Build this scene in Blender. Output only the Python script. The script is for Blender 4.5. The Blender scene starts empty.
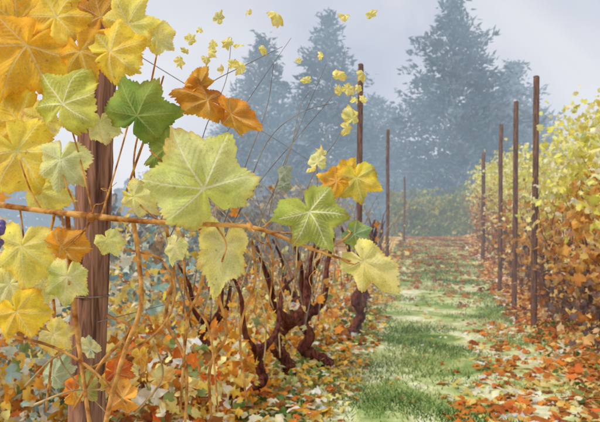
import bpy, math, numpy as np, bmesh
from mathutils import Vector
rng=np.random.default_rng(7)
def lin(c,g=1.0):
    o=[]
    for v in c:
        v=v/255; o.append(g*(v/12.92 if v<=.04045 else ((v+.055)/1.055)**2.4))
    return tuple(o)
SL=0.2196   # rows run along x = s + SL*y
def sstep(a,b,v):
    t=np.clip((v-a)/(b-a),0,1); return t*t*(3-2*t)
def gz(s,y):
    s=np.asarray(s,float); y=np.asarray(y,float)
    z=1.12*sstep(7,23,y)+0.22*sstep(1.15,2.0,s)+0.06*sstep(-.5,-1.2,s)
    z=z+0.02*np.sin(s*2.3+y*.9)*np.sin(y*1.7)*(np.abs(s)<20)
    return z
# ---------------- materials
def new_mat(name):
    m=bpy.data.materials.new(name); m.use_nodes=True
    nt=m.node_tree; nt.nodes.clear(); return m,nt
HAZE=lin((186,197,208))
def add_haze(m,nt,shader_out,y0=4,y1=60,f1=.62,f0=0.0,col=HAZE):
    """painted aerial perspective: haze-coloured emission mixed into the material, stronger with world Y"""
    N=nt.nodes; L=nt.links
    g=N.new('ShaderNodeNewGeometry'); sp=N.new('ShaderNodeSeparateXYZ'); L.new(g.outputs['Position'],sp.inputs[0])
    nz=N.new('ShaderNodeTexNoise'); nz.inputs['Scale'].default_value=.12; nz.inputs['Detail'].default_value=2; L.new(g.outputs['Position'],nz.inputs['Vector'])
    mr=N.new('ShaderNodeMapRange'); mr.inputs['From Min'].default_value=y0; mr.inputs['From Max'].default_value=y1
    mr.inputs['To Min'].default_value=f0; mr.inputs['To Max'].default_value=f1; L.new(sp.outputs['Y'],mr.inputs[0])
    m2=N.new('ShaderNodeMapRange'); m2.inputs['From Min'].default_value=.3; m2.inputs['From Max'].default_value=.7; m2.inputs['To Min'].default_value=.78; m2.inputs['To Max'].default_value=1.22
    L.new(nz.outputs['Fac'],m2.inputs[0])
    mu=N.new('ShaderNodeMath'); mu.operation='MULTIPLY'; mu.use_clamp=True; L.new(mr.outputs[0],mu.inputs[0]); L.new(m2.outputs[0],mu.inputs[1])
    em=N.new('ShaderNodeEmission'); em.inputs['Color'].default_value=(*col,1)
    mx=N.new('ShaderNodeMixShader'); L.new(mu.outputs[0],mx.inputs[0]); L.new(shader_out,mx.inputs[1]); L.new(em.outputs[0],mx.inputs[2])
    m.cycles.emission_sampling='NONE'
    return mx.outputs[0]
def foliage_mat(name,noise_scale=30,var=.35,trans=.35,rough=.6,hue=.008,haze=None,fine=0):
    m,nt=new_mat(name); N=nt.nodes; L=nt.links
    out=N.new('ShaderNodeOutputMaterial'); at=N.new('ShaderNodeAttribute'); at.attribute_name='Col'
    tc=N.new('ShaderNodeTexCoord')
    no=N.new('ShaderNodeTexNoise'); no.inputs['Scale'].default_value=noise_scale; no.inputs['Detail'].default_value=4
    no.inputs['Distortion'].default_value=.8
    L.new(tc.outputs['Object'],no.inputs['Vector'])
    mr=N.new('ShaderNodeMapRange'); mr.inputs['From Min'].default_value=.3; mr.inputs['From Max'].default_value=.7
    mr.inputs['To Min'].default_value=1-var; mr.inputs['To Max'].default_value=1+var*.55
    L.new(no.outputs['Fac'],mr.inputs['Value'])
    mul=N.new('ShaderNodeVectorMath'); mul.operation='SCALE'
    L.new(at.outputs['Color'],mul.inputs[0]); L.new(mr.outputs['Result'],mul.inputs['Scale'])
    colr=mul.outputs[0]
    if fine:
        # small brown speckles and reticulate fine veins
        vo=N.new('ShaderNodeTexVoronoi'); vo.feature='DISTANCE_TO_EDGE'; vo.inputs['Scale'].default_value=fine
        L.new(tc.outputs['Object'],vo.inputs['Vector'])
        m3=N.new('ShaderNodeMapRange'); m3.inputs['From Min'].default_value=0; m3.inputs['From Max'].default_value=.12; m3.inputs['To Min'].default_value=1.12; m3.inputs['To Max'].default_value=.98
        L.new(vo.outputs['Distance'],m3.inputs[0])
        ms=N.new('ShaderNodeVectorMath'); ms.operation='SCALE'; L.new(colr,ms.inputs[0]); L.new(m3.outputs[0],ms.inputs['Scale'])
        sp=N.new('ShaderNodeTexNoise'); sp.inputs['Scale'].default_value=noise_scale*4.5; sp.inputs['Detail'].default_value=3; L.new(tc.outputs['Object'],sp.inputs['Vector'])
        m4=N.new('ShaderNodeMapRange'); m4.inputs['From Min'].default_value=.66; m4.inputs['From Max'].default_value=.74; m4.inputs['To Max'].default_value=.55; L.new(sp.outputs['Fac'],m4.inputs[0])
        mb=N.new('ShaderNodeMix'); mb.data_type='RGBA'; L.new(m4.outputs[0],mb.inputs['Factor']); L.new(ms.outputs[0],mb.inputs[6]); mb.inputs[7].default_value=(*lin((164,104,50)),1)
        colr=mb.outputs[2]
    no2=N.new('ShaderNodeTexNoise'); no2.inputs['Scale'].default_value=noise_scale*.45; no2.inputs['Detail'].default_value=2
    L.new(tc.outputs['Object'],no2.inputs['Vector'])
    mr2=N.new('ShaderNodeMapRange'); mr2.inputs['From Min'].default_value=.35; mr2.inputs['From Max'].default_value=.65
    mr2.inputs['To Min'].default_value=.5-hue; mr2.inputs['To Max'].default_value=.5+hue
    L.new(no2.outputs['Fac'],mr2.inputs['Value'])
    hs=N.new('ShaderNodeHueSaturation'); L.new(mr2.outputs['Result'],hs.inputs['Hue']); L.new(colr,hs.inputs['Color'])
    b=N.new('ShaderNodeBsdfPrincipled'); b.inputs['Roughness'].default_value=rough
    b.inputs['Specular IOR Level'].default_value=.12
    L.new(hs.outputs['Color'],b.inputs['Base Color'])
    tr=N.new('ShaderNodeBsdfTranslucent'); L.new(hs.outputs['Color'],tr.inputs['Color'])
    mx=N.new('ShaderNodeMixShader'); mx.inputs[0].default_value=trans
    L.new(b.outputs[0],mx.inputs[1]); L.new(tr.outputs[0],mx.inputs[2]); o=mx.outputs[0]
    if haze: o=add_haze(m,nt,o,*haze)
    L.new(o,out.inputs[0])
    return m
def bark_mat(name,c1,c2,scale=20,stretch=(6,6,1),haze=(4,60,.62)):
    m,nt=new_mat(name); N=nt.nodes; L=nt.links
    out=N.new('ShaderNodeOutputMaterial'); tc=N.new('ShaderNodeTexCoord'); mp=N.new('ShaderNodeMapping')
    mp.inputs['Scale'].default_value=stretch; L.new(tc.outputs['Object'],mp.inputs['Vector'])
    no=N.new('ShaderNodeTexNoise'); no.inputs['Scale'].default_value=scale; no.inputs['Detail'].default_value=6; no.inputs['Distortion'].default_value=.6
    L.new(mp.outputs[0],no.inputs['Vector'])
    cr=N.new('ShaderNodeValToRGB'); cr.color_ramp.elements[0].position=.36; cr.color_ramp.elements[1].position=.64
    cr.color_ramp.elements[0].color=(*c1,1); cr.color_ramp.elements[1].color=(*c2,1)
    L.new(no.outputs['Fac'],cr.inputs[0])
    b=N.new('ShaderNodeBsdfPrincipled'); b.inputs['Roughness'].default_value=.85; b.inputs['Specular IOR Level'].default_value=.15
    L.new(cr.outputs[0],b.inputs['Base Color'])
    bp=N.new('ShaderNodeBump'); bp.inputs['Strength'].default_value=.6; bp.inputs['Distance'].default_value=.01
    L.new(no.outputs['Fac'],bp.inputs['Height']); L.new(bp.outputs[0],b.inputs['Normal'])
    o=b.outputs[0]
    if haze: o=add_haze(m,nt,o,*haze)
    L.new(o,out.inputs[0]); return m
M_leaf=foliage_mat('vine_leaf',26,.2,.4,hue=.008,fine=170)
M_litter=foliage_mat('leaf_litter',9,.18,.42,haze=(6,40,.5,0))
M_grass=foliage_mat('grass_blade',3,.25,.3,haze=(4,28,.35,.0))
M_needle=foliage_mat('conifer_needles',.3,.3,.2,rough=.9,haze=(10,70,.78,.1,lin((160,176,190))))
M_post=bark_mat('weathered_post',lin((82,54,48)),lin((160,118,98)),9,(9,9,.8),None)
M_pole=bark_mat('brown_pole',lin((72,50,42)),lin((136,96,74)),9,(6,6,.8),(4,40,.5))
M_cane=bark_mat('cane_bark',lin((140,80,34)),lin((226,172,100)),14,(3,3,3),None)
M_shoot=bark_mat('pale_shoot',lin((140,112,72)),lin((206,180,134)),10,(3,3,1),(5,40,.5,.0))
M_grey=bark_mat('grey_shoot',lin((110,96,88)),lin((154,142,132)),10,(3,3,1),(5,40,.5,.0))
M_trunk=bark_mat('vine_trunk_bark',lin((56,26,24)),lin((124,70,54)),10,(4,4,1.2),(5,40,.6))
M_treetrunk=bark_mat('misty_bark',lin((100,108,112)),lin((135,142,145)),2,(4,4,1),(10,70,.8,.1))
# ---------------- mesh helpers
def mesh_obj(name,V,F,mat,cols=None,smooth=True,parent=None):
    me=bpy.data.meshes.new(name)
    V=np.asarray(V,np.float32)
    if isinstance(F,np.ndarray):
        n,k=F.shape
        me.vertices.add(len(V)); me.vertices.foreach_set('co',V.ravel())
        me.loops.add(n*k); me.loops.foreach_set('vertex_index',F.astype(np.int32).ravel())
        me.polygons.add(n); me.polygons.foreach_set('loop_start',(np.arange(n)*k).astype(np.int32))
        me.update(calc_edges=True)
    else:
        me.from_pydata(V.tolist(),[],F); me.update()
    if cols is not None:
        a=me.color_attributes.new('Col','FLOAT_COLOR','POINT')
        c=np.ones((len(V),4),np.float32); c[:,:3]=cols; a.data.foreach_set('color',c.ravel())
    if smooth: me.polygons.foreach_set('use_smooth',np.ones(len(me.polygons),bool))
    me.materials.append(mat)
    o=bpy.data.objects.new(name,me); bpy.context.collection.objects.link(o)
    if parent: o.parent=parent
    return o
def empty(name):
    o=bpy.data.objects.new(name,None); bpy.context.collection.objects.link(o); o.empty_display_size=.1; return o
def catmull(P,n=8):
    P=np.asarray(P,float)
    Q=np.vstack([2*P[0]-P[1],P,2*P[-1]-P[-2]]); out=[]
    for i in range(1,len(Q)-2):
        for t in np.arange(n)/n:
            a,b,c,d=Q[i-1],Q[i],Q[i+1],Q[i+2]
            out.append(.5*((2*b)+(-a+c)*t+(2*a-5*b+4*c-d)*t*t+(-a+3*b-3*c+d)*t**3))
    out.append(P[-1]); return np.array(out)
class Tubes:
    def __init__(s): s.V=[];s.F=[];s.n=0
    def add(s,P,R,sides=8,n=8,rough=0.0,knots=0.0):
        PR=np.column_stack([np.asarray(P,float),np.asarray(R,float)])
        C=catmull(PR,n); pts=C[:,:3]; r=np.maximum(C[:,3],.0003)
        m=len(pts); d=np.gradient(pts,axis=0); d/=np.linalg.norm(d,axis=1)[:,None]+1e-9
        ref=np.array([0,1,0.1]) if abs(d[0][1])<.8 else np.array([1,0,.1])
        a=np.cross(d,ref); a/=np.linalg.norm(a,axis=1)[:,None]; b=np.cross(d,a)
        th=np.arange(sides)/sides*2*np.pi
        rr=r[:,None]*(1+rough*rng.normal(size=(m,sides)))
        if knots: rr*= (1+knots*np.clip(rng.normal(size=m),0,2))[:,None]
        v=pts[:,None]+rr[...,None]*(np.cos(th)[None,:,None]*a[:,None]+np.sin(th)[None,:,None]*b[:,None])
        s.V.append(v.reshape(-1,3)); base=s.n
        for i in range(m-1):
            for j in range(sides):
                k=(j+1)%sides
                s.F.append((base+i*sides+j,base+i*sides+k,base+(i+1)*sides+k,base+(i+1)*sides+j))
        s.V.append(pts[[0,-1]]); c0=base+m*sides
        for j in range(sides):
            k=(j+1)%sides
            s.F.append((c0,base+k,base+j)); s.F.append((c0+1,base+(m-1)*sides+j,base+(m-1)*sides+k))
        s.n+=m*sides+2
    def make(s,name,mat,parent=None):
        return mesh_obj(name,np.vstack(s.V),s.F,mat,parent=parent)
_tpl_th=np.radians([90,68,50,28,8,-20,-48,-90,-132,-160,172,152,130,112])
_tpl_r =np.array([1,.74,.86,.66,.84,.62,.64,.2,.64,.62,.84,.66,.86,.74])
def leaf_scatter(name,pos,size,cols,mat,flat=0.0,parent=None):
    n=len(pos); k=len(_tpl_th)
    tx=_tpl_r*np.cos(_tpl_th); ty=_tpl_r*np.sin(_tpl_th)
    T=np.zeros((k+1,3)); T[:k,0]=tx; T[:k,1]=ty; T[:k,2]=.18*np.sin(3*_tpl_th)-.15*_tpl_r; T[k]=(0,0,.06)
    nrm=rng.normal(size=(n,3)); nrm/=np.linalg.norm(nrm,axis=1)[:,None]
    nrm=nrm*(1-flat)+np.array([0,0,1.])*flat*2
    nrm/=np.linalg.norm(nrm,axis=1)[:,None]
    r=rng.normal(size=(n,3)); u=np.cross(nrm,r); u/=np.linalg.norm(u,axis=1)[:,None]+1e-9; v=np.cross(nrm,u)
    jit=1+.15*rng.normal(size=(n,k+1,1)); curl=rng.uniform(-.5,2.2,size=(n,1,1))
    asp=rng.uniform(.6,1.05,size=(n,1,1))
    size=np.asarray(size).reshape(-1,1,1)
    W=T[None]*jit
    X=pos[:,None]+size*(W[...,0:1]*u[:,None]*asp+W[...,1:2]*v[:,None]+W[...,2:3]*curl*nrm[:,None])
    a=np.arange(k); tri=np.stack([np.full(k,k),a,(a+1)%k],1)
    F=(tri[None]+(np.arange(n)*(k+1))[:,None,None]).reshape(-1,3)
    c=np.repeat(cols[:,None],k+1,1)
    c=c*(1+.10*rng.normal(size=(n,k+1,1)))
    c[:,k]*=1.12
    return mesh_obj(name,X.reshape(-1,3),F,mat,np.clip(c.reshape(-1,3),0,1),parent=parent,smooth=False)
def pal(n,entries,pos=None,freq=2.2,mix=.35,seed=0):
    """palette colours; with pos the same colours gather in soft patches"""
    cs=np.array([lin(e[:3]) for e in entries]); w=np.array([e[3] for e in entries],float); w/=w.sum()
    if pos is None: idx=rng.choice(len(cs),n,p=w)
    else:
        q=np.random.default_rng(seed+5); v=np.zeros(n)
        for k in range(5):
            d=q.normal(size=3)*freq*(1+.5*k); v+=np.sin(pos@d+q.uniform(0,6.28))/(1+.3*k)
        v=v/v.std()*(1-mix)+rng.normal(size=n)*mix*1.6
        rank=np.argsort(np.argsort(v))/n
        pm=q.permutation(len(cs)); cs=cs[pm]; w=w[pm]
        idx=np.searchsorted(np.cumsum(w)[:-1],rank).clip(0,len(cs)-1)
    c=cs[idx]
    return c*np.exp(rng.normal(size=(n,1))*.10)*np.exp(rng.normal(size=(n,3))*.035)
# ---------------- large vine leaves
def leaf_radius(a,seed):
    r_=np.random.default_rng(seed)
    A=np.abs(a)
    xs=[0,27,54,80,106,138,163,180]
    ys=np.array([1.0,.70,.90,.66,.76,.64,.46,.13])
    jl=1+r_.normal(size=8)*.08; jr=1+r_.normal(size=8)*.08; jr[0]=jl[0]; jr[-1]=jl[-1]
    def prof(A,yy):
        i=np.clip(np.searchsorted(xs,A,side='right')-1,0,6)
        x0=np.array(xs)[i]; x1=np.array(xs)[i+1]; t=(A-x0)/(x1-x0)
        e=np.array(yy)
        tt=np.where(i%2==0,1-(1-t)**1.35,t**1.35)
        tt=np.where(i>=5,t*t*(3-2*t),tt)
        return e[i]*(1-tt)+e[i+1]*tt
    r=np.where(a>=0,prof(A,ys*jl),prof(A,ys*jr))
    ph=r_.uniform(0,9)
    ta=A/6.6+.35*np.sin(a*.11+ph)+.2*np.sin(a*.31+ph)
    tooth=np.clip(np.abs((ta%1)-.35)/.65,0,1)
    amp=np.where(A<158,.075+.03*np.sin(a*.2+ph),.02)
    r=r*(1-amp*tooth)*(1+.015*np.sin(np.radians(a)*23+ph))
    return r
VEINS=[]
for sg in (-1,1):
    for ang,ln in ((0,.95),(54,.84),(106,.68)):
        if ang==0 and sg==1: continue
        a=math.radians(ang*sg); d=np.array([math.sin(a),math.cos(a)])
        VEINS.append((np.zeros(2),d*ln,.014))
        for t in (.18,.30,.42,.54,.66,.78):
            for q in (-1,1):
                b=a+q*math.radians(42); L=ln*(.44-.36*t)*(1.0 if ang==0 else .85)
                p=d*ln*(t+.02*q); VEINS.append((p,p+np.array([math.sin(b),math.cos(b)])*L,.007))
def vine_leaf(V,F,C,off,center,size,tip,col,col2,veinc,tilt=(0,0),seed=0,na=288,nr=34,curl=1.0,vein_strength=1.0,squash=1.0):
    r_=np.random.default_rng(seed+100)
    a=np.linspace(-180,180,na,endpoint=False); R=leaf_radius(a,seed)
    f=(np.arange(1,nr+1)/nr)
    ar=np.radians(a)
    rr=f[:,None]*R[None]
    x=rr*np.sin(ar); y=rr*np.cos(ar)
    x=np.concatenate([[0],x.ravel()]); y=np.concatenate([[0],y.ravel()]); fr=np.concatenate([[0],np.repeat(f,na)])
    # veins bend a little, differently on each leaf
    w1,w2=r_.uniform(0,6.28,2)
    P=np.stack([x+.025*np.sin(4*y+w1),y+.025*np.sin(4*x+w2)],1)-np.array([.025*math.sin(w1),.025*math.sin(w2)])
    vm=np.zeros(len(P)); near=np.full(len(P),9.)
    for p,q,w in VEINS:
        d=q-p; t=np.clip(((P-p)@d)/(d@d),0,1); D=np.linalg.norm(P-(p+t[:,None]*d),axis=1)
        ww=w*(1.15-.75*t)
        vm=np.maximum(vm,np.clip(1.5-D/ww,0,1)*(1 if w>.01 else .75)); near=np.minimum(near,D)
    rad=np.hypot(x,y); ang=np.arctan2(x,y)
    ph=r_.uniform(0,6.28,6); k=curl*1.5
    z=-.20*k*rad**2 + .08*k*np.cos(ang*6.7)*rad + .08*k*np.sin(3.1*x+ph[0])*np.sin(2.7*y+ph[1])+.035*k*np.sin(9*x+ph[2])*np.sin(8*y+ph[3])*rad
    z+=np.minimum(near,.1)*.28 - vm*.006
    z+=-.30*k*np.clip(rad-.55,0,1)**1.5*(1+1.2*np.sin(ang*2+ph[4]))
    n1=np.sin(3.3*x+ph[0])*np.cos(2.9*y+ph[1])+.6*np.sin(6.7*x+3*y+ph[2])+.4*np.sin(11*y-7*x+ph[3])
    m=np.clip(.5+.42*n1,0,1)[:,None]
    c=np.array(col)[None]*(1-m)+np.array(col2)[None]*m
    cell=np.clip(near/.07,0,1)[:,None]
    c=c*(.86+.22*cell)
    c=c*(1-vm[:,None]*vein_strength)+np.array(veinc)[None]*vm[:,None]*vein_strength
    # margins dry out and brown unevenly
    ed=sstep(.80,1.0,fr+.06*np.sin(ang*5+ph[5])+.05*np.sin(ang*13+ph[1]))
    edge=(ed*np.clip(.25+.6*np.sin(ang*3+ph[2]),0,1)+.5*sstep(.95,1.0,fr))[:,None]; c=c*(1-.38*edge*np.array([.35,.9,1.3]))
    X=x*size*squash; Y=y*size; Z=z*size
    t1,t2=math.radians(tilt[0]),math.radians(tilt[1])
    Y2=Y*math.cos(t1)-Z*math.sin(t1); Z2=Y*math.sin(t1)+Z*math.cos(t1)
    X2=X*math.cos(t2)+Z2*math.sin(t2); Z3=-X*math.sin(t2)+Z2*math.cos(t2)
    ta=math.radians(tip)
    ux,uz=math.cos(ta),math.sin(ta)
    wx=X2*uz+Y2*ux; wz=-X2*ux+Y2*uz
    V.append(np.stack([center[0]+wx,center[1]-Z3,center[2]+wz],1)); C.append(c)
    i=np.arange(na); j=(i+1)%na
    tri=[np.stack([np.zeros(na,int),1+i,1+j,1+j],1)]
    for q in range(nr-1):
        b=1+q*na; tri.append(np.stack([b+i,b+na+i,b+na+j,b+j],1))
    F.append(np.vstack(tri)+off); return off+len(x)
def build_leaves(name,specs,parent,na=288,nr=34):
    V=[];C=[];T3=[];T4=[];off=0
    for s in specs:
        F=[]; off=vine_leaf(V,F,C,off,na=na,nr=nr,**s); q=F[0]; T3+= q[:na,:3].tolist(); T4+=q[na:].tolist()
    return mesh_obj(name,np.vstack(V),T3+T4,M_leaf,np.clip(np.vstack(C),0,1),parent=parent)

# ================= GROUND
ys=np.concatenate([np.arange(-4,3,.5),np.arange(3,26,.25),np.arange(26,60,3),[70,90,130,200,320]])
PL,PR=-.92,1.25
ss=np.concatenate([[-300,-150,-80,-40,-20,-12,-8,-6],np.arange(-5,PL,.25),[PL,-.4,0,.4,.8,PR],np.arange(1.5,5,.25),[6,8,12,20,40,80,150,300]])
def grid(ss,ys,dz,ragged=False):
    S,Y=np.meshgrid(ss,ys); Z=gz(S,Y)+dz; S2=S.copy()
    if ragged:
        S2[:,0]+=.13*np.sin(ys*2.1)+.09*np.sin(ys*5.3+1)+rng.normal(size=len(ys))*.05
        S2[:,-1]+=.13*np.sin(ys*1.7+2)+.09*np.sin(ys*4.3)+rng.normal(size=len(ys))*.05
        Z=gz(S2,Y)+dz
    V=np.stack([S2+SL*Y,Y,Z],-1).reshape(-1,3); w=len(ss); F=[]
    for i in range(len(ys)-1):
        for j in range(w-1): F.append((i*w+j,i*w+j+1,(i+1)*w+j+1,(i+1)*w+j))
    return V,np.array(F)
def ground_mat(name,cols,scales=(1.2,6),bump=.02):
    m,nt=new_mat(name); N=nt.nodes; L=nt.links
    out=N.new('ShaderNodeOutputMaterial'); tc=N.new('ShaderNodeTexCoord')
    a=N.new('ShaderNodeTexNoise'); a.inputs['Scale'].default_value=scales[0]; a.inputs['Detail'].default_value=7; a.inputs['Roughness'].default_value=.62; a.inputs['Distortion'].default_value=.7
    L.new(tc.outputs['Object'],a.inputs['Vector'])
    cr=N.new('ShaderNodeValToRGB'); e=cr.color_ramp.elements
    while len(e)<len(cols): e.new(.5)
    for i,(p,c) in enumerate(cols): e[i].position=p; e[i].color=(*lin(c),1)
    L.new(a.outputs['Fac'],cr.inputs[0])
    b2=N.new('ShaderNodeTexNoise'); b2.inputs['Scale'].default_value=scales[1]; b2.inputs['Detail'].default_value=6
    L.new(tc.outputs['Object'],b2.inputs['Vector'])
    mr=N.new('ShaderNodeMapRange'); mr.inputs['From Min'].default_value=.3; mr.inputs['From Max'].default_value=.7; mr.inputs['To Min'].default_value=.75; mr.inputs['To Max'].default_value=1.18
    L.new(b2.outputs['Fac'],mr.inputs[0])
    mu=N.new('ShaderNodeVectorMath'); mu.operation='SCALE'; L.new(cr.outputs[0],mu.inputs[0]); L.new(mr.outputs[0],mu.inputs['Scale'])
    p=N.new('ShaderNodeBsdfPrincipled'); p.inputs['Roughness'].default_value=.9; p.inputs['Specular IOR Level'].default_value=.1
    L.new(mu.outputs[0],p.inputs['Base Color'])
    bp=N.new('ShaderNodeBump'); bp.inputs['Distance'].default_value=bump; L.new(b2.outputs['Fac'],bp.inputs['Height']); L.new(bp.outputs[0],p.inputs['Normal'])
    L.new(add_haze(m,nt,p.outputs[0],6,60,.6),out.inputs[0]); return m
V,F=grid(ss,ys,0); mesh_obj('ground',V,F,ground_mat('leaf_strewn_soil',[(.3,(130,86,48)),(.45,(204,146,78)),(.58,(230,200,140)),(.7,(150,150,94))]))
yp=ys[(ys>=-4)&(ys<=26)]
V,F=grid(np.linspace(PL,PR,12),yp,.012,True)
mesh_obj('grass_path',V,F,ground_mat('path_grass',[(.30,(84,114,58)),(.42,(146,168,98)),(.50,(196,204,142)),(.57,(230,226,192)),(.70,(168,184,118))],(1.1,9)))
def grass(name,n,smin,smax,ymin,ymax,h,cols,thr=.3):
    s=rng.uniform(smin,smax,n); y=ymin+(ymax-ymin)*rng.uniform(0,1,n)**1.5
    clump=np.sin(s*3.1+np.sin(y*1.3)*2)*np.sin(y*2.3+s)+.6*np.sin(y*5.1+s*4)+rng.normal(size=n)*.3
    k=clump>thr; s=s[k];y=y[k]; n=len(s)
    z=gz(s,y)+.005; x=s+SL*y; a=rng.uniform(0,6.28,n); hh=h*rng.uniform(.4,1.3,n); w=.004*(1+y*.15)
    lean=rng.normal(size=(n,2))*.6
    P0=np.stack([x-w*np.cos(a),y-w*np.sin(a),z],1); P1=np.stack([x+w*np.cos(a),y+w*np.sin(a),z],1)
    P2=np.stack([x+lean[:,0]*hh,y+lean[:,1]*hh,z+hh],1)
    V=np.stack([P0,P1,P2],1).reshape(-1,3); c=pal(n,cols,P0,1.5,.3)
    mesh_obj(name,V,np.arange(3*n).reshape(n,3),M_grass,np.repeat(c,3,0),smooth=False)
grass('grass',80000,-1.0,1.35,3.5,20,.045,[(104,138,68,2),(158,176,104,3),(210,212,148,3),(84,118,62,1.5)],.1)

# ================= FALLEN LEAVES
AUT=[(238,160,62,3),(212,118,50,1.8),(246,198,88,3.4),(248,224,136,2.5),(248,240,200,2.3),(164,98,54,1.5),(252,248,232,1.5),(150,166,90,.7)]
RL=[(206,122,60,3),(230,150,72,3),(168,98,56,1.6),(244,196,112,2.4),(246,226,160,1.8),(250,246,232,1.8)]
def litter(n,smin,smax,ymin,ymax,cols,sz=(.03,.06),hmax=.04,pw=1.3,seed=0):
    s=rng.uniform(smin,smax,n); y=ymin+(ymax-ymin)*rng.uniform(0,1,n)**pw
    z=gz(s,y)+.015+rng.uniform(0,hmax,n); P=np.stack([s+SL*y,y,z],1)
    return P,rng.uniform(*sz,n),pal(n,cols,P,1.8,.35,seed)
parts=[litter(7500,-3.6,-.7,3.2,16,AUT,(.035,.075),.12),
       litter(4600,1.15,3.4,3.5,20,RL,(.04,.085),.1,seed=3),
       litter(380,-.8,1.3,3.6,22,AUT,(.025,.055),.01),
       litter(2600,-.95,1.4,9,25,[(186,116,72,3),(206,142,84,2),(158,104,72,2),(222,190,130,1.5)],(.05,.1),.04,pw=.55),
       litter(520,.45,1.35,3.6,8,RL,(.04,.08),.03,seed=4),litter(520,-1.1,-.55,3.8,9,AUT,(.03,.06),.04),
       litter(160,.1,.9,3.6,4.9,[(226,142,60,2),(244,220,130,2),(246,240,214,2)],(.04,.08),.03)]
P=np.vstack([p[0] for p in parts]);S=np.concatenate([p[1] for p in parts]);C=np.vstack([p[2] for p in parts])
leaf_scatter('fallen_leaves',P,S,C,M_litter,flat=.55)

# ================= POSTS
def post(x,y,ztop,zbase,r,mat,leanx=0,name='wooden_post',sides=14):
    e=empty(name); t=Tubes(); h=ztop-zbase; m=7
    P=[(x-leanx*(1-i/(m-1))+.004*rng.normal(),y,zbase-.15+(h+.15)*i/(m-1)) for i in range(m)]
    t.add(P,[r*1.06-.1*r*i/(m-1) for i in range(m)],sides=sides,n=8,rough=.025)
    t.make('shaft',mat,e)
    t=Tubes(); t.add([(x,y,ztop-.002),(x,y,ztop+.008),(x,y,ztop+.014)],[r*.95,r*.85,r*.5],sides=sides,n=3); t.make('weathered_cap',mat,e)
    t=Tubes()
    for hz in (.55,.85):
        zz=zbase+h*hz; th=np.linspace(0,2*np.pi,9)
        xx=x-leanx*(1-hz)
        t.add([(xx+r*1.06*math.cos(a),y+r*1.06*math.sin(a),zz) for a in th],[.0018]*9,sides=5,n=3)
    t.make('wire_loops',M_grey,e)
    return e
post(-.525,1.55,1.98,0,.046,M_post,leanx=.07,sides=24)
for (x,y) in ((3.06,7.56),(3.33,8.99),(3.75,10.87),(4.6,14.6)):
    post(x,y,3.3,float(gz(x-SL*y,y)),.038 if y<14 else .046,M_pole,leanx=.03)
for (x,y,zt) in ((.73,7.03,3.3),(1.72,11.4,3.3),(3.5,19.5,3.2)):
    post(x,y,zt,float(gz(x-SL*y,y)),.034,M_pole,leanx=.02)
e=empty('trellis_wire')
for k,(xs_) in enumerate([[(-.52,1.55),(.73,7.03),(1.72,11.4),(3.5,19.5)],[(3.06,7.56),(3.33,8.99),(3.75,10.87),(4.6,14.6)]]):
    for hz in (1.0,1.75):
        t=Tubes(); t.add([(x,y-.045,hz+float(gz(x-SL*y,y))) for x,y in xs_],[.0014]*len(xs_),sides=5,n=6); t.make('wire_%d_%d'%(k,int(hz*100)),M_grey,e)

# ================= OLD GRAPEVINES, left row
def old_vine(s,y,h,seed,r=.045,leafn=110,lean=0):
    e=empty('grapevine'); q=np.random.default_rng(seed)
    x=s+SL*y; z0=float(gz(s,y)); t=Tubes()
    P=[];k=6
    for i in range(k):
        f=i/(k-1); P.append((x+lean*f+q.normal()*.055*(f>0),y+q.normal()*.04*(f>0),z0-.05+(h+.05)*f))
    t.add(P,[r*1.5,r*1.1,r,r*.95,r*.9,r*1.1],sides=12,n=10,rough=.07,knots=.18)
    top=np.array(P[-1])
    for j in range(2+seed%2):
        d=(-1)**j; L=q.uniform(.18,.34)
        t.add([top-[0,0,.04],top+[d*L*.4,L*.3*d,.1],top+[d*L*.5,L*.7*d,.24+q.uniform(0,.15)],top+[d*L*.8,L*d,.46+q.uniform(0,.2)]],[r*.85,r*.6,r*.42,r*.22],sides=8,n=7,rough=.06,knots=.15)
    t.make('trunk',M_trunk,e)
    t=Tubes(); ends=[]
    for j in range(10):
        b=top+np.array([q.uniform(-.22,.22),q.uniform(-.3,.3),q.uniform(-.15,.3)]); H=q.uniform(.5,1.2); lx=q.normal()*.3
        pts=[b,b+[lx*.3,q.normal()*.05,H*.35],b+[lx*.7+q.normal()*.05,0,H*.7],b+[lx*1.4,q.normal()*.1,H]]
        t.add(pts,[.006,.005,.004,.0018],sides=5,n=5); ends+=pts[1:]
    t.make('shoots',M_grey if seed%2 else M_shoot,e)
    n=leafn; E=np.array(ends); pos=E[q.integers(0,len(E),n)]+q.normal(size=(n,3))*[.18,.18,.2]
    pos[:,2]=z0+np.abs(pos[:,2]-z0)*q.uniform(.25,1,n)
    leaf_scatter('leaves',pos,q.uniform(.03,.065,n),pal(n,[(234,160,66,2),(244,200,86,2),(246,228,140,2),(196,136,76,1.2),(176,178,120,1),(220,214,160,1.5)]),M_litter,parent=e)
    return e
old_vine(-1.16,4.75,.5,3,.048,20,.04)
old_vine(-.98,5.1,.55,4,.048,20,-.03)
old_vine(-.87,6.9,.75,5,.05,30,.05)
old_vine(-1.25,4.1,.40,6,.032,20,.05)
old_vine(-.9,8.3,.7,7,.045,40)
old_vine(-.95,9.8,.7,8,.045,50)
old_vine(-.95,12.5,.7,9,.045,80)
old_vine(-1.5,5.9,.6,11,.035,40,.1)
old_vine(-1.85,4.6,.5,13,.03,40,.1)

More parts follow.
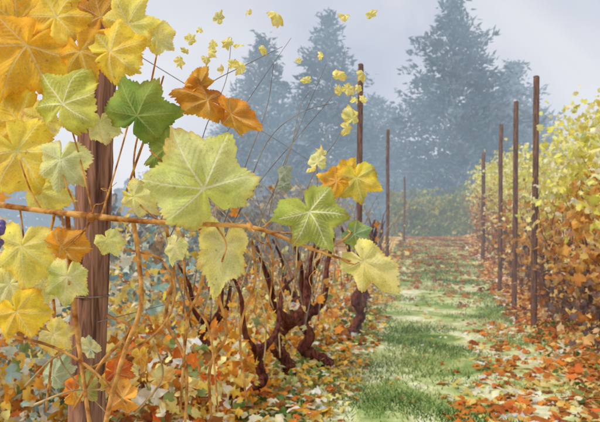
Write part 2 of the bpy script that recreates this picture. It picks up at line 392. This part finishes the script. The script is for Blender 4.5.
# ================= UNDERGROWTH (left)
def box_leaves(name,n,smin,smax,ymin,ymax,zmin,zmax,cols,sz,mat=M_litter,zpow=1,parent=None,yp=1,freq=2.2,rag=.18,seed=0):
    s=rng.uniform(smin,smax,n); y=ymin+(ymax-ymin)*rng.uniform(0,1,n)**yp
    top=zmax*(1+rag*np.sin(y*1.9+s*1.3)+rag*.6*np.sin(y*5.1+s*3)) 
    z=gz(s,y)+zmin+(top-zmin)*rng.uniform(0,1,n)**zpow
    P=np.stack([s+SL*y,y,z],1)
    return leaf_scatter(name,P,rng.uniform(*sz,n),pal(n,cols,P,freq,.35,seed),mat,parent=parent)
box_leaves('autumn_undergrowth',5600,-3.4,-1.15,3.2,11,0,.62,[(240,164,66,3),(220,120,52,1.6),(248,208,100,3.2),(248,234,160,3),(250,246,228,2.4),(160,104,60,1.2),(140,158,98,1.3)],(.03,.07),zpow=1.5,yp=1.4,seed=2)
box_leaves('wild_shrub',2200,-3.6,-2.0,2.6,6.5,0,1.15,[(138,172,172,2),(168,194,184,2.5),(210,220,204,3),(116,146,150,1),(240,238,216,2.5),(244,216,124,2.5),(236,170,80,1.5)],(.03,.075),zpow=.9,seed=3)
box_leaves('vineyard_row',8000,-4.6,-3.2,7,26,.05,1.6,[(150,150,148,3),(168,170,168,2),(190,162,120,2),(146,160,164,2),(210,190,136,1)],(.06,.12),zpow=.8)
# low green weeds at the path edge
box_leaves('weeds',900,-1.25,-.75,3.7,9,0,.12,[(112,146,74,3),(146,172,96,2),(190,202,130,1.5),(84,118,66,1)],(.02,.045),zpow=1.6,yp=1.3)
box_leaves('weeds',260,1.1,1.7,4,8,0,.12,[(96,126,70,3),(140,160,96,2)],(.02,.045),zpow=1.6,yp=1.3)

# ================= RIGHT ROW
def right_row():
    e=empty('vineyard_row'); n=14500
    s=rng.normal(1.80,.22,n); y=4.2+16*rng.uniform(0,1,n)**1.5
    f=rng.uniform(0,1,n)**.85
    top=2.1+.24*np.sin(y*2.2)+.18*np.sin(y*5.7+1)
    gap=(np.sin(y*4.1)+np.sin(y*9.3+2)*.6+rng.normal(size=n)*.9)>-.8-.5*(1-f)
    z=gz(s,y)+.1+top*f; P=np.stack([s+SL*y,y,z],1)
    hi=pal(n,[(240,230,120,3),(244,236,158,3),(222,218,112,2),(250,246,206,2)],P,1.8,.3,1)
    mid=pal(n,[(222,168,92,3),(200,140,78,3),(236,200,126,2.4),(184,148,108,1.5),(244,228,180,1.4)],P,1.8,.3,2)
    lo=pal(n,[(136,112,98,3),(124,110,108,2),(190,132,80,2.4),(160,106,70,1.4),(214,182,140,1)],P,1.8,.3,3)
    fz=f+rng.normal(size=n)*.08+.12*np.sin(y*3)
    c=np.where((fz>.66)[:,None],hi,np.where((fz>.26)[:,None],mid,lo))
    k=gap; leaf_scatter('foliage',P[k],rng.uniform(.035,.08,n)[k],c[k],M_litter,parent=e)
    t=Tubes()
    for yy in np.arange(4.6,20,.9):
        ss_=1.75+rng.normal()*.05; z0=float(gz(ss_,yy)); x=ss_+SL*yy
        t.add([(x,yy,z0-.05),(x+rng.normal()*.05,yy,z0+.3),(x+rng.normal()*.05,yy+.05,z0+.7)],[.05,.038,.04],sides=8,n=6,rough=.05,knots=.15)
        for j in range(7):
            dx=rng.normal()*.2; H=rng.uniform(.6,1.25)
            t.add([(x,yy+rng.normal()*.2,z0+.65),(x+dx*.4,yy+rng.normal()*.25,z0+.65+H*.5),(x+dx,yy+rng.normal()*.3,z0+.65+H)],[.007,.006,.003],sides=5,n=4)
    t.make('trunks',M_trunk,e)
right_row()
def shrub(name,cx,cy,r,h,n,cols,sz):
    e=empty(name); s=cx-SL*cy; z0=float(gz(s,cy)); t=Tubes(); tips=[]
    for j in range(18):
        a=rng.uniform(0,6.28); rr=r*rng.uniform(.2,.85); H=h*rng.uniform(.55,.95)
        tp=np.array([cx+rr*math.cos(a),cy+rr*math.sin(a),z0+H]); tips+= [tp,(tp+[cx,cy,z0+H*.6])/2]
        t.add([(cx,cy,z0-.05),(cx+rr*.3*math.cos(a),cy+rr*.3*math.sin(a),z0+H*.5),tp],[.03,.018,.005],sides=6,n=5)
    t.make('stems',M_pole,e); tips=np.array(tips)
    pos=tips[rng.integers(0,len(tips),n)]+rng.normal(size=(n,3))*[r*.22,r*.22,h*.12]
    pos[:,2]=np.maximum(pos[:,2],z0+.05)
    leaf_scatter('leaves',pos,rng.uniform(*sz,n),pal(n,cols),M_litter,parent=e)
YL=[(242,232,112,3),(246,240,160,3),(226,220,112,2),(250,248,206,1.5)]
shrub('yellow_shrub',6.2,10.5,1.5,3.0,3600,YL,(.05,.09))
shrub('yellow_shrub',8.4,13.5,1.8,3.3,3600,YL,(.06,.1))
shrub('yellow_shrub',6.6,16.5,1.2,2.4,2200,YL,(.06,.1))
box_leaves('hedge',6000,-1.8,3.0,25.5,28,0,1.75,[(140,152,92,3),(164,166,100,3),(188,180,106,2),(118,132,104,2)],(.08,.17),zpow=.8,rag=.22)

# ================= CONIFERS
def conifer(x,y,H,R,base,seed,dens=1.0,pw=.8):
    q=np.random.default_rng(seed); e=empty('conifer_tree'); z0=1.12
    t=Tubes(); t.add([(x,y,z0-.2),(x+q.normal()*.1,y,z0+H*.5),(x,y,z0+H*.98)],[H*.017,H*.01,.02],sides=8,n=6)
    pos=[];dr=[]
    nl=int(46*dens)
    for i in range(nl):
        f=.03+.96*(i/nl); Rz=R*((1-f)**pw)*(1+.24*math.sin(i*1.1+seed)+q.normal()*.08)
        nb=int(8+8*(1-f))
        for b in range(nb):
            a=q.uniform(0,6.28); L=Rz*q.uniform(.65,1.15); up=.3*(f-.1)
            bz=z0+H*f
            if b<3: t.add([(x,y,bz),(x+L*.5*math.cos(a),y+L*.5*math.sin(a),bz+L*up*.5),(x+L*math.cos(a),y+L*math.sin(a),bz+L*up-.05*L)],[.05,.035,.01],sides=4,n=2)
            m=max(3,int(L*3.6))
            g=np.sqrt(q.uniform(.03,1,m)) 
            px=x+g*L*math.cos(a)+q.normal(size=m)*.22; py=y+g*L*math.sin(a)+q.normal(size=m)*.22
            pz=bz+g*L*up-.16*L*g*g+q.normal(size=m)*.17
            pos.append(np.stack([px,py,pz],1)); d=np.stack([np.full(m,math.cos(a)),np.full(m,math.sin(a)),np.full(m,.3)],1)+q.normal(size=(m,3))*.4
            dr.append(d)
    t.make('trunk',M_treetrunk,e)
    pos=np.vstack(pos);dr=np.vstack(dr)
    rep=3; pos=np.repeat(pos,rep,0)+q.normal(size=(len(pos)*rep,3))*.2; dr=np.repeat(dr,rep,0)+q.normal(size=(len(dr)*rep,3))*.45
    n=len(pos); dr/=np.linalg.norm(dr,axis=1)[:,None]; sd=np.cross(dr,q.normal(size=(n,3))); sd/=np.linalg.norm(sd,axis=1)[:,None]
    L=q.uniform(.2,.5,n)[:,None]; w=L*q.uniform(.18,.36,n)[:,None]
    V=np.stack([pos-dr*L*.4,pos+sd*w,pos+dr*L,pos-sd*w],1).reshape(-1,3)
    b=np.array(base)[None]*(1+.16*np.sin(pos[:,0:1]*.7+pos[:,2:3]*.6+seed))*np.exp(q.normal(size=(n,1))*.08)
    mesh_obj('needles',V,np.arange(4*n).reshape(n,4),M_needle,np.clip(np.repeat(b,4,0),0,1),smooth=False,parent=e)
D=lin((136,156,166)); Mi=lin((162,178,188)); Pa=lin((200,208,216))  # mist put into the needle colours, palest for the farthest trees
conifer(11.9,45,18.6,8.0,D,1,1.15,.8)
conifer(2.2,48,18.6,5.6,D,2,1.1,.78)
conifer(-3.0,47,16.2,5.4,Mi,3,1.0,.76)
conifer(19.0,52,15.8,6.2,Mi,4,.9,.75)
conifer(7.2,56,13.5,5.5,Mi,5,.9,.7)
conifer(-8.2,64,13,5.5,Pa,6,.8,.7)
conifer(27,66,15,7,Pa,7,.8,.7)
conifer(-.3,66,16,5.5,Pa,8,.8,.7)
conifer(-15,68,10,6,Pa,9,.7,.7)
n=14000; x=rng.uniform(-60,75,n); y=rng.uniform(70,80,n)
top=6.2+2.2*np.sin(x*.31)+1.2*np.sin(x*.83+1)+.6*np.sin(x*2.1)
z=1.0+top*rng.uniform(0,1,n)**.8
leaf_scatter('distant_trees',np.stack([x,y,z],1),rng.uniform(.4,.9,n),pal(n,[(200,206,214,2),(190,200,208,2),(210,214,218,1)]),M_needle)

# ================= FOREGROUND GRAPEVINE on its trellis plane (y ~ 0.97 m)
def tr(u,v,dy=0.0): return np.array([-.5+u/600,.97+dy,1.6417-v/600])
fg=empty('grapevine')
t=Tubes()
t.add([tr(-60,196),tr(0,205),tr(45,211),tr(92,216),tr(140,221),tr(200,224),tr(250,227),tr(285,238),tr(320,252),tr(356,263,.01)],[.0048,.0048,.0045,.0055,.0042,.004,.0036,.003,.0025,.0014],sides=12,n=8,rough=.015)
t.add([tr(92,212,-.002),tr(92,217,-.002),tr(93,222,-.002)],[.004,.008,.004],sides=10,n=4,rough=.08)
t.add([tr(248,222),tr(250,227),tr(252,231)],[.003,.0058,.003],sides=10,n=4,rough=.08)
for pts in ([(207,192),(200,208),(190,226)],[(308,218),(285,212),(262,228)],[(360,262),(352,264),(340,258)],[(150,150),(170,175),(160,221)],[(132,112),(118,160),(100,217)],[(66,108),(80,160),(92,216)],
            [(222,262),(226,244),(216,226)],[(352,232),(338,244),(322,252)],[(60,165),(70,195),(78,214)],[(20,160),(30,190),(40,210)],[(140,205),(150,214),(160,222)],
            [(250,227),(275,232),(300,233),(318,226)],[(64,250),(80,235),(92,217)],[(70,285),(66,250),(60,213)],[(25,245),(22,228),(18,207)]):
    t.add([tr(a,b,.004*(i)) for i,(a,b) in enumerate(pts)],[.0016,.0014,.0018][:len(pts)]+[.0016]*(len(pts)-3),sides=7,n=8)
# curling tendrils
for (a,b,dx,dz,dy) in ((250,227,26,30,-.01),(92,216,20,-34,.0),(320,252,-8,34,.0)):
    pts=[tr(a+dx*f+6*f*math.sin(f*14),b+dz*f+6*f*math.cos(f*14),dy-.01*math.sin(f*9)) for f in np.linspace(0,1,10)]
    t.add(pts,list(np.linspace(.0011,.0005,10)),sides=6,n=5)
t.make('cane',M_cane,fg)
t=Tubes()
for pts,r,dy in (([(128,218),(134,260),(136,310),(118,360),(100,430),(90,520)],.0042,.03),([(56,212),(60,270),(64,320),(72,380),(84,470)],.004,.05),
    ([(150,225),(158,280),(150,330),(172,380),(170,470)],.0032,.12),([(190,228),(196,262),(188,300),(176,330),(168,430)],.003,.1),
    ([(96,320),(120,335),(90,370),(60,420)],.003,.06),([(30,210),(22,260),(30,330),(20,430)],.0028,.1),([(205,300),(215,350),(196,390),(200,470)],.003,.15),
    ([(110,250),(150,262),(165,300),(140,345),(60,385)],.0022,.08),([(0,340),(40,350),(80,372),(120,410)],.0026,.04),([(242,240),(246,290),(228,350),(236,440)],.0026,.2),
    ([(260,232),(268,270),(262,330)],.002,.18),([(170,235),(176,300),(200,340),(210,430)],.0022,.1),
    ([(105,200),(118,160),(132,120),(150,60)],.0022,.1),([(120,215),(112,150),(128,80),(140,20)],.0018,.13)):
    t.add([tr(a,b,dy) for a,b in pts],[r]*(len(pts)-1)+[r*.7],sides=8,n=8,rough=.02,knots=.08)
t.make('shoots',M_cane,fg)
t=Tubes()
for pts in ([(0,400),(30,370),(60,350),(50,300)],[(10,420),(50,405),(90,400),(110,360)],[(0,330),(30,345),(44,380),(90,430)],[(120,430),(150,390),(140,350)]):
    t.add([tr(a,b,.09) for a,b in pts],[.0022,.002,.0016,.001][:len(pts)],sides=6,n=8)
t.make('pale_stems',M_shoot,fg)
t=Tubes(); 
for pts in ([(150,240),(190,160),(235,90),(262,50),(290,10)],[(200,260),(250,180),(300,120),(340,70),(352,20)],[(240,250),(285,150),(300,90),(312,70)],[(170,210),(190,120),(215,60),(222,10)],
            [(230,210),(262,130),(300,96),(340,84)],[(290,230),(318,160),(345,120),(362,60)],[(160,90),(200,60),(240,40),(280,20)],[(260,240),(272,180),(300,110),(330,40)],[(210,230),(240,150),(262,90),(270,40)]):
    t.add([tr(a,b,.14) for a,b in pts],[.0011,.0009,.0007,.0005,.0004][:len(pts)],sides=5,n=8)
t.make('twigs',M_grey,fg)
YG=(236,238,160);YG2=(214,222,118);GR=(164,182,84);GR2=(122,150,66);GO=(250,208,66);GO2=(240,186,54);YE=(252,232,106);YE2=(250,218,78);PY=(248,242,174);PY2=(242,232,132);OC=(226,172,66);OC2=(198,132,48);OR=(242,176,70)
VP_=(252,250,212)
def L_(u,v,size,tip,c,c2,vc=VP_,tilt=(0,0),dy=0,seed=None,curl=1.0,vs=.75,sq=1.0):
    global _k; _k+=1
    return dict(center=tr(u,v,dy),size=size/600,tip=tip,col=lin(c),col2=lin(c2),veinc=lin(vc),tilt=tilt,seed=seed or _k,curl=curl,vein_strength=vs,squash=sq)
_k=0
specs=[
 L_(207,190,68,118,YG,YG2,tilt=(8,6),dy=-.03,vs=.85,sq=1.05),
 L_(310,212,46,-60,(210,218,116),GR,tilt=(-5,-8),dy=-.02,vs=.95),
 L_(362,262,44,-48,PY,PY2,tilt=(5,20),dy=-.01,vs=.4,sq=.75),
 L_(138,116,46,60,GR,GR2,vc=(206,212,136),tilt=(10,10),dy=0,vs=.6),
 L_(166,146,34,-150,GR,GR2,vc=(190,200,120),tilt=(0,15),dy=.015,vs=.6),
 L_(66,106,48,75,(220,218,110),(196,200,82),tilt=(0,-10),dy=-.01,vs=.8),
 L_(22,42,62,-120,GO,GO2,tilt=(12,0),dy=.02,vs=.35),
 L_(48,10,50,60,GO,YE,tilt=(0,0),dy=.04,vs=.35),
 L_(0,10,56,90,GO2,GO,tilt=(0,10),dy=.05,vs=.3),
 L_(-8,75,40,-100,GO,YE2,tilt=(0,10),dy=.05,vs=.3),
 L_(76,48,40,-70,OC,GO2,tilt=(0,20),dy=.02,vs=.3),
 L_(108,50,40,20,YE,GO,tilt=(10,0),dy=.01,vs=.5),
 L_(122,18,38,60,PY2,YE,tilt=(10,0),dy=.03,vs=.5),
 L_(92,8,34,100,OC,OC2,tilt=(10,0),dy=.04,vs=.3),
 L_(150,28,24,20,PY,YE,dy=.05,vs=.4),
 L_(206,98,42,160,OC,OC2,tilt=(15,15),dy=.02,vs=.3,curl=1.8,sq=.65),
 L_(228,112,36,-25,OR,OC,tilt=(10,20),dy=.02,vs=.35,curl=1.8,sq=.7),
 L_(195,82,24,60,OC,GO2,tilt=(10,20),dy=.03,vs=.35,curl=1.8,sq=.7),
 L_(15,150,54,-60,YE,YE2,tilt=(0,0),dy=0,vs=.4),
 L_(8,118,42,120,YE2,GO,tilt=(0,0),dy=.03,vs=.4),
 L_(36,190,34,-20,PY2,YE,tilt=(0,10),dy=.02,vs=.4),
 L_(62,160,40,-100,(228,232,182),YG,tilt=(0,-10),dy=.0,vs=.7,sq=.85),
 L_(132,196,30,-40,PY,PY2,tilt=(0,10),dy=.02,vs=.5,sq=.8),
 L_(172,246,22,-110,PY,YG,tilt=(0,10),dy=.03,vs=.5,sq=.8),
 L_(24,246,46,-95,YE,PY2,tilt=(0,0),dy=.0,vs=.4),
 L_(14,312,38,-60,YE2,GO,tilt=(0,0),dy=.01,vs=.4),
 L_(0,286,34,-160,YE,PY,dy=.03,vs=.4),
 L_(62,246,32,-10,OR,GO2,tilt=(0,10),dy=.0,vs=.4,curl=1.6,sq=.75),
 L_(68,276,36,-95,PY,YG2,tilt=(0,-15),dy=.0,vs=.7,sq=.85),
 L_(222,246,52,-98,PY,PY2,tilt=(5,-15),dy=.02,vs=.4,sq=.7),
 L_(358,176,30,-80,YE2,(196,194,90),tilt=(0,10),dy=.03,vs=.4),
 L_(338,180,22,150,OC,GO,tilt=(0,10),dy=.04,vs=.3,curl=1.6),
 L_(350,170,20,60,GO2,YE2,tilt=(0,10),dy=.05,vs=.3,curl=1.6),
 L_(356,234,24,-30,GR,(140,176,130),tilt=(0,10),dy=.03,vs=.5,sq=.8),
 L_(284,168,15,-80,(170,184,164),(190,198,172),dy=.06,vs=.4,sq=.7),
 L_(282,182,12,-20,(170,184,164),(160,176,154),dy=.06,vs=.4,sq=.7),
 L_(318,160,13,80,PY,YG,dy=.03,vs=.3),
 L_(100,240,20,-60,PY2,YG,dy=.04,vs=.5),
 L_(190,205,22,-120,(186,202,104),GR,dy=.01,vs=.6),
 L_(40,340,28,-40,PY,YE,dy=.05,vs=.4),
 L_(96,386,26,-20,(240,150,62),(222,112,48),dy=.1,vs=.3,curl=1.8,sq=.7),
 L_(110,410,32,170,(248,192,100),OR,dy=.08,vs=.3,curl=1.8,sq=.8),
 L_(66,406,26,90,(216,206,140),GR,dy=.1,vs=.4,sq=.7),
 L_(20,395,30,60,(176,200,164),(206,214,180),dy=.14,vs=.5,sq=.7),
 L_(60,365,22,140,(190,206,176),PY,dy=.14,vs=.5,sq=.7),
 L_(140,395,22,30,PY,OR,dy=.12,vs=.3,sq=.7),
 L_(34,115,30,-150,PY,YE,dy=.03,vs=.4),
 L_(96,120,24,-80,PY,YG,dy=.03,vs=.5),
 L_(30,285,26,-30,PY,YG,dy=.05,vs=.5),
 L_(118,372,20,-80,YE,OR,dy=.13,vs=.3,curl=1.8,sq=.6),
 L_(84,398,24,-130,YE,GO2,dy=.13,vs=.3,curl=1.8,sq=.6),
 L_(44,412,30,30,OR,(226,120,54),dy=.13,vs=.3,curl=1.6,sq=.7),
]
build_leaves('large_leaves',specs,fg)
sm=[(218,18,9),(275,15,13),(345,15,9),(370,15,8),(228,42,9),(240,66,8),(210,52,7),(262,48,7),(307,80,8),(337,76,10),(347,88,9),(362,74,8),(355,100,7),(352,118,11),(346,128,9),(364,100,6),
    (320,56,6),(232,64,8),(222,70,7),(190,40,7),(180,60,8),(298,60,5),(240,44,7),(248,12,6),(200,30,6),(358,88,6),(312,168,7),(322,154,8),(186,50,6),(214,44,6),(206,58,6),(340,92,7)]
specs=[L_(u,v,s*1.25,rng.uniform(0,360),(248,236,130),(250,244,176),tilt=(rng.uniform(-35,35),rng.uniform(-50,50)),dy=.12,vs=.3,seed=int(50+i),sq=rng.uniform(.55,1),curl=1.6) for i,(u,v,s) in enumerate(sm)]
for s in specs: s['center']=s['center']+np.array([s['center'][0]*.12,0,(s['center'][2]-1.25)*.12])
build_leaves('small_leaves',specs,fg,na=80,nr=6)
M_grape,nt=new_mat('grape_skin'); o_=nt.nodes.new('ShaderNodeOutputMaterial'); b_=nt.nodes.new('ShaderNodeBsdfPrincipled'); nz=nt.nodes.new('ShaderNodeTexNoise'); nz.inputs['Scale'].default_value=60
crp=nt.nodes.new('ShaderNodeValToRGB'); crp.color_ramp.elements[0].color=(*lin((66,44,104)),1); crp.color_ramp.elements[1].color=(*lin((130,110,176)),1)
nt.links.new(nz.outputs['Fac'],crp.inputs[0]); nt.links.new(crp.outputs[0],b_.inputs['Base Color']); b_.inputs['Roughness'].default_value=.4; nt.links.new(b_.outputs[0],o_.inputs[0])
bm=bmesh.new()
for i in range(26):
    f=i/26; c=tr(16+rng.normal()*5*(1-f*.6),224+f*26,-.06+rng.normal()*.008)
    r=bmesh.ops.create_icosphere(bm,subdivisions=2,radius=.0062)
    for v in r['verts']: v.co+=Vector(c)
for f_ in bm.faces: f_.smooth=True
me=bpy.data.meshes.new('grape_bunch'); bm.to_mesh(me); me.materials.append(M_grape); o=bpy.data.objects.new('grape_bunch',me); bpy.context.collection.objects.link(o); o.parent=fg

# ================= WORLD, SUN, CAMERA
w=bpy.data.worlds.new('World'); bpy.context.scene.world=w; w.use_nodes=True; nt=w.node_tree; N=nt.nodes; L=nt.links; N.clear()
out=N.new('ShaderNodeOutputWorld'); bg=N.new('ShaderNodeBackground'); sk=N.new('ShaderNodeTexSky'); sk.sky_type='NISHITA'; sk.sun_disc=False
EL,AZ=math.radians(46),math.radians(-125)
sk.sun_elevation=EL; sk.sun_rotation=AZ
tc=N.new('ShaderNodeTexCoord'); no=N.new('ShaderNodeTexNoise'); no.inputs['Scale'].default_value=2.6; no.inputs['Detail'].default_value=4; no.inputs['Distortion'].default_value=.5
L.new(tc.outputs['Generated'],no.inputs['Vector'])
cr=N.new('ShaderNodeValToRGB'); cr.color_ramp.elements[0].position=.35; cr.color_ramp.elements[1].position=.65
cr.color_ramp.elements[0].color=(6.1,6.5,7.6,1); cr.color_ramp.elements[1].color=(8.8,8.9,9.2,1)
L.new(no.outputs['Fac'],cr.inputs[0])
mx=N.new('ShaderNodeMix'); mx.data_type='RGBA'; mx.inputs['Factor'].default_value=.9
L.new(sk.outputs[0],mx.inputs[6]); L.new(cr.outputs[0],mx.inputs[7]); L.new(mx.outputs[2],bg.inputs['Color']); bg.inputs['Strength'].default_value=.1
L.new(bg.outputs[0],out.inputs[0])
sun=bpy.data.lights.new('sun','SUN'); sun.energy=2.3; sun.angle=math.radians(14); sun.color=(1,.95,.84)
so=bpy.data.objects.new('sun',sun); bpy.context.collection.objects.link(so)
d=Vector((math.sin(AZ)*math.cos(EL),math.cos(AZ)*math.cos(EL),math.sin(EL)))
so.rotation_euler=d.to_track_quat('Z','Y').to_euler()
cam=bpy.data.cameras.new('camera'); co=bpy.data.objects.new('camera',cam); bpy.context.collection.objects.link(co)
co.location=(0,0,1.25); co.rotation_euler=(math.radians(90),0,0); cam.lens=35; cam.sensor_width=36; cam.shift_y=.04; cam.clip_end=1000; cam.clip_start=.02
cam.dof.use_dof=True; cam.dof.focus_distance=1.3; cam.dof.aperture_fstop=9
bpy.context.scene.camera=co
sc=bpy.context.scene; sc.view_settings.view_transform='Standard'; sc.view_settings.look='None'; sc.view_settings.exposure=0
